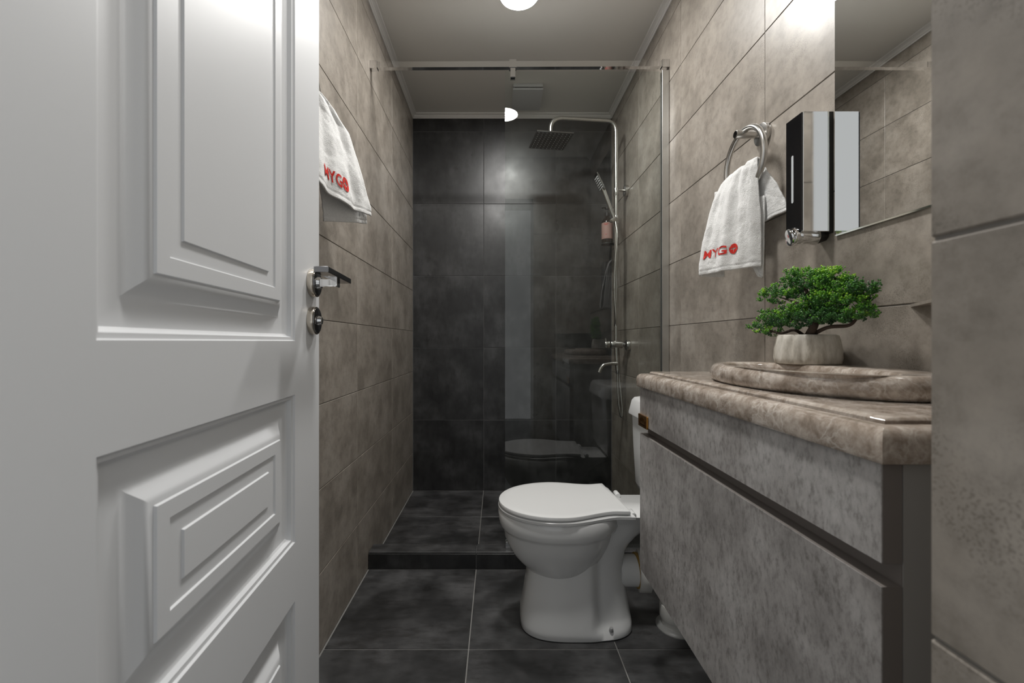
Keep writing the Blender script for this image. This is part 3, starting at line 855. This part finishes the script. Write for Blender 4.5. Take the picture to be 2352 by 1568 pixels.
auto_smooth(obj('soil', lathe([(0.046, 0.050), (0.046, 0.0555), (0.03, 0.058), (0.012, 0.0585)]), 'soil', bon))
def bp(px, py, x):
    """point of the tree seen at a photo pixel, at the given distance out from the door axis"""
    dd_ = x * F_PX / (px - CX)
    return Vector((x - PX_, dd_ - PY_, CAM_Z - (py - 784) * dd_ / F_PX - PZ_))
def px_x(px):
    return 0.600 + 0.042 * (px - 1720) / 270.0
def B(px, py, off=0.0):
    return bp(px, py, px_x(px) + off)
trunk = bmesh.new()
base = Vector((0.0, 0.0, 0.052))
add_tube(trunk, spline([base + Vector((0, 0, 0)), B(1868, 752), B(1872, 738), B(1862, 718), B(1858, 690), B(1852, 665)], 6), [0.0085 - 0.0058 * i / 30 for i in range(31)], 10)
BR = [([base + Vector((0, -0.004, 0.004)), B(1900, 752), B(1945, 748), B(1962, 738), B(1972, 718), B(1985, 700)], 0.0042),
      ([base + Vector((0, 0.004, 0.004)), B(1825, 758), B(1795, 765), B(1765, 758), B(1738, 748)], 0.0036),
      ([B(1870, 740), B(1885, 715), B(1908, 695), B(1930, 675), B(1955, 660)], 0.0034),
      ([B(1862, 720), B(1840, 700), B(1815, 690), B(1790, 682)], 0.0032),
      ([B(1860, 700), B(1880, 672), B(1905, 650), B(1925, 635)], 0.003),
      ([B(1852, 668), B(1835, 650), B(1815, 640)], 0.0026), ([B(1885, 715), B(1915, 715), B(1940, 700), B(1985, 672)], 0.0026),
      ([B(1868, 735), B(1845, 735), B(1815, 738)], 0.0026)]
for pts_, r_ in BR:
    s_ = spline(pts_, 6)
    add_tube(trunk, s_, [r_ * (1 - 0.6 * i / (len(s_) - 1)) for i in range(len(s_))], 8)
auto_smooth(obj('trunk', trunk, 'bark', bon), 80)
# foliage pads: photo pixel, half sizes in pixels, share of bright tips
PADS = [(1842, 640, 48, 22, 0.62), (1905, 642, 50, 24, 0.9), (1872, 655, 58, 22, 0.55), (1800, 672, 30, 18, 0.55), (1778, 684, 26, 20, 0.7), (1826, 676, 30, 18, 0.5),
        (1935, 668, 36, 24, 0.8), (1975, 668, 30, 24, 0.35), (1962, 690, 34, 22, 0.75), (1925, 690, 42, 24, 0.75), (1885, 690, 40, 26, 0.6), (1850, 715, 36, 24, 0.7), (1818, 728, 34, 26, 0.65),
        (1782, 732, 34, 24, 0.45), (1750, 748, 30, 20, 0.5), (1762, 765, 24, 12, 0.6), (1975, 722, 26, 18, 0.65), (1992, 712, 12, 14, 0.6), (1905, 728, 40, 26, 0.25), (1870, 735, 40, 22, 0.2), (1940, 735, 34, 16, 0.35), (1820, 750, 26, 12, 0.35)]
verts, faces, tint = [], [], []
OCT = [(1, 0, 0), (0, 1, 0), (-1, 0, 0), (0, -1, 0)]
def blob(p, d, r, ln, t):
    """small pointed leaf scale: a stretched octahedron"""
    u, w = frame_for(d); b0 = len(verts)
    verts.append(tuple(p - d * ln * 0.5)); verts.append(tuple(p + d * ln * 0.5))
    for c, s, _ in OCT:
        verts.append(tuple(p + (u * c + w * s) * r))
    for k in range(4):
        a, b_ = b0 + 2 + k, b0 + 2 + (k + 1) % 4
        faces.append((b0, b_, a)); faces.append((b0 + 1, a, b_))
    tint.extend([t] * 6)
for px, py, rx, ry, br in PADS:
    s_px = 0.86 / F_PX
    rx, ry = rx * 0.92, ry * 0.86
    nspr = int(rx * ry * 0.080)
    for _ in range(nspr):
        while True:
            u, v, w = R.uniform(-1, 1), R.uniform(-1, 1), R.uniform(-1, 1)
            if u * u + v * v + w * w < 1:
                break
        o = Vector(B(px + u * rx, py + v * ry, 0.0)) + Vector((min(w * 0.026, 0.018), -abs(w) * 0.004, 0))
        d = Vector((w * 0.6 + R.uniform(-.3, .3), -u * 0.7 + R.uniform(-.4, .4), 0.9 - v * 0.7 + R.uniform(-.2, .4))).normalized()
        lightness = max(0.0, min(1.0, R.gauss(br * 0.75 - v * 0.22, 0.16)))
        for q in range(R.randint(6, 9)):
            dq = (d + Vector((R.uniform(-.8, .8), R.uniform(-.8, .8), R.uniform(-.4, .6)))).normalized()
            ln = R.uniform(0.004, 0.011)
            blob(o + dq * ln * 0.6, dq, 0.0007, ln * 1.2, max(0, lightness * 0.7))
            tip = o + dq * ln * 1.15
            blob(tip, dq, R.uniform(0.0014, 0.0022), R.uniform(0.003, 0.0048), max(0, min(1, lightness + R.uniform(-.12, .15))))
me = bpy.data.meshes.new('foliage'); me.from_pydata(verts, [], faces); me.update()
at = me.attributes.new('tint', 'FLOAT', 'POINT'); at.data.foreach_set('value', tint)
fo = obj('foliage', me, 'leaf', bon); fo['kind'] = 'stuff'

# ------------------------------------------------------------------ mirror, dispenser, corner shelf
mir = thing('wall_mirror', 'frameless mirror on the tiled wall above the worktop', 'mirror', (XR, 0.595, 1.153))
obj('silvered_face', box((-0.0068, -0.2955, 0.0025), (-0.0060, 0.2955, 0.9975)), 'mirror', mir)
obj('glass_edge', box((-0.0065, -0.298, 0.0), (-0.0002, 0.298, 1.0), 0.0022), 'mirror_edge', mir)

dsp = thing('soap_dispenser', 'chrome and black soap dispenser on the wall beside the mirror', 'dispenser', (XR, 0.925, 1.16))
D0, D1 = 0.900 - 0.925, 0.950 - 0.925
zt, zb = 1.4205 - 1.16, 1.1655 - 1.16
obj('back_plate', box((-0.010, D0 + 0.002, zb - 0.002), (-0.0003, D1 - 0.001, zt)), 'black', dsp)
obj('chrome_shell', box((-0.066, D0, zb), (-0.010, D1, zt), 0.0010), 'chrome', dsp)
fpn = obj('front_panel', box((-0.0690, D0 + 0.0008, zb + 0.003), (-0.0662, D1 - 0.0004, zt - 0.0015), 0.0006), 'black_gloss', dsp)
zc_ = 1.286 - 1.16
rg = []
for xx in (-0.0694, -0.0688):
    ring = []
    for i in range(24):
        a = 2 * math.pi * i / 24
        ring.append((xx, 0.0035 + 0.0032 * math.cos(a), zc_ + 0.052 * (1 if math.sin(a) > 0 else -1) * (abs(math.sin(a)) > 1e-6) * 0.93 + 0.0036 * math.sin(a)))
    rg.append(ring)
obj('level_window', loft(rg), 'window_slot', fpn)
zk = 1.1595 - 1.16
kn = obj('valve_body', cyl((-0.060, 0.0, zk), (-0.022, 0.0, zk), 0.0178, bev=0.001, seg=48), 'chrome', dsp); auto_smooth(kn)
auto_smooth(obj('valve_socket', cyl((-0.024, 0.0, zk + 0.001), (-0.002, 0.0, zk + 0.004), 0.0172, 0.013, bev=0.002), 'black', dsp))
kb = obj('push_button', cyl((-0.0740, 0.0, zk), (-0.0600, 0.0, zk), 0.0195, bev=0.0012, seg=48), 'chrome', dsp); auto_smooth(kb)
auto_smooth(obj('button_lip', cyl((-0.0775, 0.004, zk - 0.001), (-0.0735, 0.003, zk), 0.0178, 0.0182, bev=0.0015, seg=48), 'chrome', kb))

cs_t = 0.005
cy0 = 0.7335
rgs = [[(XR - 0.0005, cy0, z), (XR - 0.0005, YF + 0.0005, z), (0.43, YF + 0.0005, z)] for z in (0.9965 - cs_t, 0.9965)]
sh_o = obj('corner_shelf', loft(rgs), 'wall_tile')
tag(sh_o, 'triangular tile corner shelf peeking out beside the blurred pier', 'shelf')

# ------------------------------------------------------------------ towel rings and towels
def towel_ring(xw, sgn, yc, zc, label):
    """sgn -1: wall on the right of the room; +1: wall on the left"""
    t = thing('towel_ring', label, 'towel ring', (xw, yc, zc + 0.075), 'steel towel rings')
    rs = obj('wall_rose', cyl((0, 0, 0), (sgn * 0.012, 0, 0), 0.0290, bev=0.001, seg=48), 'steel', t); auto_smooth(rs)
    auto_smooth(obj('post', cyl((sgn * 0.010, 0, 0), (sgn * 0.078, 0, 0), 0.0105, seg=32, bev=0.001), 'steel', t))
    auto_smooth(obj('post_cap', cyl((sgn * 0.0775, 0, 0), (sgn * 0.0795, 0, 0), 0.0088, seg=32), 'dark_chrome', t))
    pts_ = [Vector((sgn * 0.055, 0.086 * math.sin(a), -0.075 + 0.086 * math.cos(a))) for a in [2 * math.pi * i / 72 for i in range(72)]]
    auto_smooth(obj('ring', tube(pts_, 0.0074, 16, closed=True), 'steel', t), 60)
    return t

def sheet(Lb, Rb, bulge, folds, seed, nu=70, nv=80, hem=True, out=(0, 0, 0), sag=None):
    """cloth between two side curves (t=0 at the hem, 1 at the top); bulge(u,t) and folds push it along out"""
    out = Vector(out)
    def S(u, t):
        a, b = Vector(lerp_tab(Lb, t)), Vector(lerp_tab(Rb, t))
        p = a.lerp(b, u)
        if sag:
            p.z -= sag(u) * (1 - t) ** 2
        k = bulge(u, t)
        for amp, fr, ph, drift in folds:
            k += amp * (1 - 0.55 * t) * math.sin(fr * u * math.pi + ph + drift * t)
        k += 0.0035 * noise.noise(Vector((u * 7 + seed, t * 7, seed * 1.7))) + 0.0012 * noise.noise(Vector((u * 25, t * 25 + seed, 3.1)))
        if hem and 0.045 < t < 0.060:
            k -= 0.0016
        return p + out * k
    vs_ = [S(i / nu, jj / nv) for jj in range(nv + 1) for i in range(nu + 1)]
    fs_ = [(jj * (nu + 1) + i, jj * (nu + 1) + i + 1, (jj + 1) * (nu + 1) + i + 1, (jj + 1) * (nu + 1) + i) for jj in range(nv) for i in range(nu)]
    return S, (vs_, fs_)

def cloth(name, data, parent, thick=0.005):
    o = obj(name, data, 'towel', parent, smooth=True)
    md = o.modifiers.new('thickness', 'SOLIDIFY'); md.thickness = thick; md.offset = 0
    return o

def emblem(S, parent, u0, t0, du, dt, flip, name):
    """red lettering and a disc with a cross, mapped onto the cloth; u grows with reading direction if flip > 0"""
    def put(x, y):                       # x, y in letter heights
        u, t = u0 + flip * x * du, t0 + y * dt
        e = 1e-3
        p = S(u, t); n_ = (S(u + e, t) - p).cross(S(u, t + e) - p).normalized()
        return p, n_
    side = None
    def on(x, y, lift=0.0042):
        p, n_ = put(x, y)
        if n_.dot(Vector((-flip_out, 0, 0))) < 0:
            n_ = -n_
        return p + n_ * lift
    flip_out = OUTSIGN[0]
    cu = bpy.data.curves.new('letters', 'FONT'); cu.body = 'MYG'; cu.size = 1.35; cu.resolution_u = 3; cu.offset = 0.025; cu.space_character = 1.0; cu.fill_mode = 'BOTH'
    to = bpy.data.objects.new('letters', cu); COL.objects.link(to)
    bpy.context.view_layer.update()
    me_ = bpy.data.meshes.new_from_object(to.evaluated_get(bpy.context.evaluated_depsgraph_get()))
    bpy.data.objects.remove(to)
    xs = [v.co.x for v in me_.vertices]; x1 = max(xs)
    b_ = bmesh.new(); b_.from_mesh(me_); bpy.data.meshes.remove(me_)
    bmesh.ops.triangulate(b_, faces=b_.faces[:])
    bmesh.ops.subdivide_edges(b_, edges=[e for e in b_.edges if e.calc_length() > 0.25], cuts=1)
    for v in b_.verts:
        v.co = on(v.co.x - x1 - 0.15, v.co.y)
    obj(name, b_, 'red_thread', parent)
    # disc with a cross left open: ring sectors plus a star cut
    b_ = bmesh.new(); n_ = 48; cxx = 0.55; r_ = 0.56
    inner, outer = [], []
    for i in range(n_):
        a = 2 * math.pi * i / n_
        star = 0.14 + 0.27 * max(0.0, (abs(math.cos(2 * a)) - 0.80) / 0.20) ** 1.0
        inner.append(b_.verts.new(on(cxx + star * math.cos(a), 0.48 + star * math.sin(a))))
        outer.append(b_.verts.new(on(cxx + r_ * math.cos(a), 0.48 + r_ * math.sin(a))))
    for i in range(n_):
        b_.faces.new((inner[i], inner[(i + 1) % n_], outer[(i + 1) % n_], outer[i]))
    obj('emblem_disc', b_, 'red_thread', parent)
OUTSIGN = [1]

# --- towel beside the mirror
towel_ring(XR, -1, 1.135, 1.410, 'brushed steel towel ring on the wall beside the soap dispenser')
tw = thing('hand_towel', 'white hand towel with red lettering on the ring beside the dispenser', 'towel', (0.63, 1.13, 1.12), 'white hand towels')
def rel(p, o):
    return tuple(a - b for a, b in zip(p, o))
o_ = (0.63, 1.13, 1.12)
# left side seen = far side (larger y), right side seen = near side
FL = [(0.0, rel((0.574, 1.200, 1.118), o_)), (0.15, rel((0.574, 1.200, 1.150), o_)), (0.45, rel((0.586, 1.195, 1.235), o_)), (0.72, rel((0.606, 1.188, 1.320), o_)), (0.86, rel((0.624, 1.183, 1.366), o_)), (0.94, rel((0.640, 1.172, 1.386), o_)),
      (1.0, rel((0.664, 1.160, 1.383), o_))]
FR = [(0.0, rel((0.660, 1.066, 1.121), o_)), (0.15, rel((0.660, 1.066, 1.155), o_)), (0.45, rel((0.658, 1.067, 1.245), o_)), (0.72, rel((0.656, 1.070, 1.335), o_)), (0.86, rel((0.655, 1.072, 1.380), o_)), (0.94, rel((0.658, 1.076, 1.399), o_)),
      (1.0, rel((0.668, 1.080, 1.397), o_))]
OUTV = Vector((-0.86, -0.5, 0)).normalized()
S1, d1 = sheet(FL, FR, lambda u, t: 0.016 * math.sin(math.pi * u) ** 0.8 * (1 - 0.5 * t) * (1 if t < 0.9 else (1 - t) * 10), [(0.0045, 5.2, 0.4, 1.0), (0.0025, 9.0, 1.0, -0.6)], 1.3, out=OUTV)
cloth('front_drape', d1, tw)
BLb = [(0.0, rel((0.672, 1.215, 1.225), o_)), (0.5, rel((0.672, 1.205, 1.31), o_)), (1.0, rel((0.664, 1.165, 1.388), o_))]
BRb = [(0.0, rel((0.694, 1.016, 1.247), o_)), (0.2, rel((0.692, 1.022, 1.275), o_)), (0.5, rel((0.684, 1.041, 1.320), o_)), (0.8, rel((0.672, 1.066, 1.368), o_)), (1.0, rel((0.666, 1.080, 1.394), o_))]
S2, d2 = sheet(BLb, BRb, lambda u, t: 0.008 * math.sin(math.pi * u), [(0.003, 5.0, 1.2, 0.5)], 4.1, out=Vector((-0.6, -0.8, 0)).normalized())
cloth('back_drape', d2, tw)
ILb = [(0.0, rel((0.578, 1.203, 1.116), o_)), (1.0, rel((0.610, 1.190, 1.35), o_))]
IRb = [(0.0, rel((0.634, 1.187, 1.112), o_)), (1.0, rel((0.640, 1.16, 1.35), o_))]
S3, d3 = sheet(ILb, IRb, lambda u, t: -0.004 * math.sin(math.pi * u), [], 8.0, nu=24, nv=30, out=OUTV)
cloth('side_fold', d3, tw)
JLb = [(0.0, rel((0.667, 1.085, 1.098), o_)), (0.25, rel((0.655, 1.105, 1.135), o_)), (1.0, rel((0.655, 1.11, 1.30), o_))]
JRb = [(0.0, rel((0.672, 1.078, 1.094), o_)), (0.25, rel((0.672, 1.073, 1.135), o_)), (1.0, rel((0.672, 1.07, 1.30), o_))]
S4, d4 = sheet(JLb, JRb, lambda u, t: 0.0, [(0.002, 2.0, 0, 0)], 9.0, nu=16, nv=30, hem=False, out=OUTV)
cloth('hanging_corner', d4, tw)
OUTSIGN[0] = 1
emblem(S1, tw, 0.535, 0.185, 0.158, 0.083, 1, 'lettering')

# --- towel behind the door
towel_ring(XL, 1, 1.045, 1.560, 'steel towel ring mostly hidden behind the open door')
o_ = (-0.45, 1.1, 1.33)
tw2 = thing('hand_towel', 'white hand towel half hidden behind the open door edge', 'towel', o_, 'white hand towels')
FLb = [(0.0, rel((-0.500, 0.985, 1.385), o_)), (0.4, rel((-0.492, 0.990, 1.47), o_)), (0.8, rel((-0.480, 1.000, 1.57), o_)), (1.0, rel((-0.476, 1.02, 1.585), o_))]
FRb = [(0.0, rel((-0.398, 1.318, 1.320), o_)), (0.10, rel((-0.396, 1.313, 1.342), o_)), (0.30, rel((-0.404, 1.272, 1.410), o_)), (0.48, rel((-0.414, 1.248, 1.465), o_)), (0.68, rel((-0.428, 1.215, 1.525), o_)), (0.84, rel((-0.446, 1.152, 1.560), o_)),
       (0.94, rel((-0.458, 1.105, 1.572), o_)), (1.0, rel((-0.472, 1.06, 1.575), o_))]
S5, d5 = sheet(FLb, FRb, lambda u, t: 0.010 * math.sin(math.pi * u) * (1 - t), [(0.0050, 6.0, 2.4, 0.8), (0.0016, 12.0, 0.7, -0.5)], 2.2, out=Vector((0.86, -0.5, 0)).normalized(), sag=lambda u: 0.030 * math.sin(math.pi * min(1, u * 1.02)))
cloth('front_drape', d5, tw2)
KL = [(0.0, rel((-0.487, 1.187, 1.268), o_)), (1.0, rel((-0.480, 1.10, 1.52), o_))]
KR = [(0.0, rel((-0.409, 1.328, 1.300), o_)), (0.35, rel((-0.408, 1.302, 1.37), o_)), (1.0, rel((-0.450, 1.19, 1.52), o_))]
S6, d6 = sheet(KL, KR, lambda u, t: 0.006 * math.sin(math.pi * u), [(0.002, 4.0, 0, 0)], 5.5, out=Vector((0.86, -0.5, 0)).normalized())
cloth('back_drape', d6, tw2)
OUTSIGN[0] = -1
emblem(S5, tw2, 0.594, 0.125, 0.074, 0.095, 1, 'lettering')
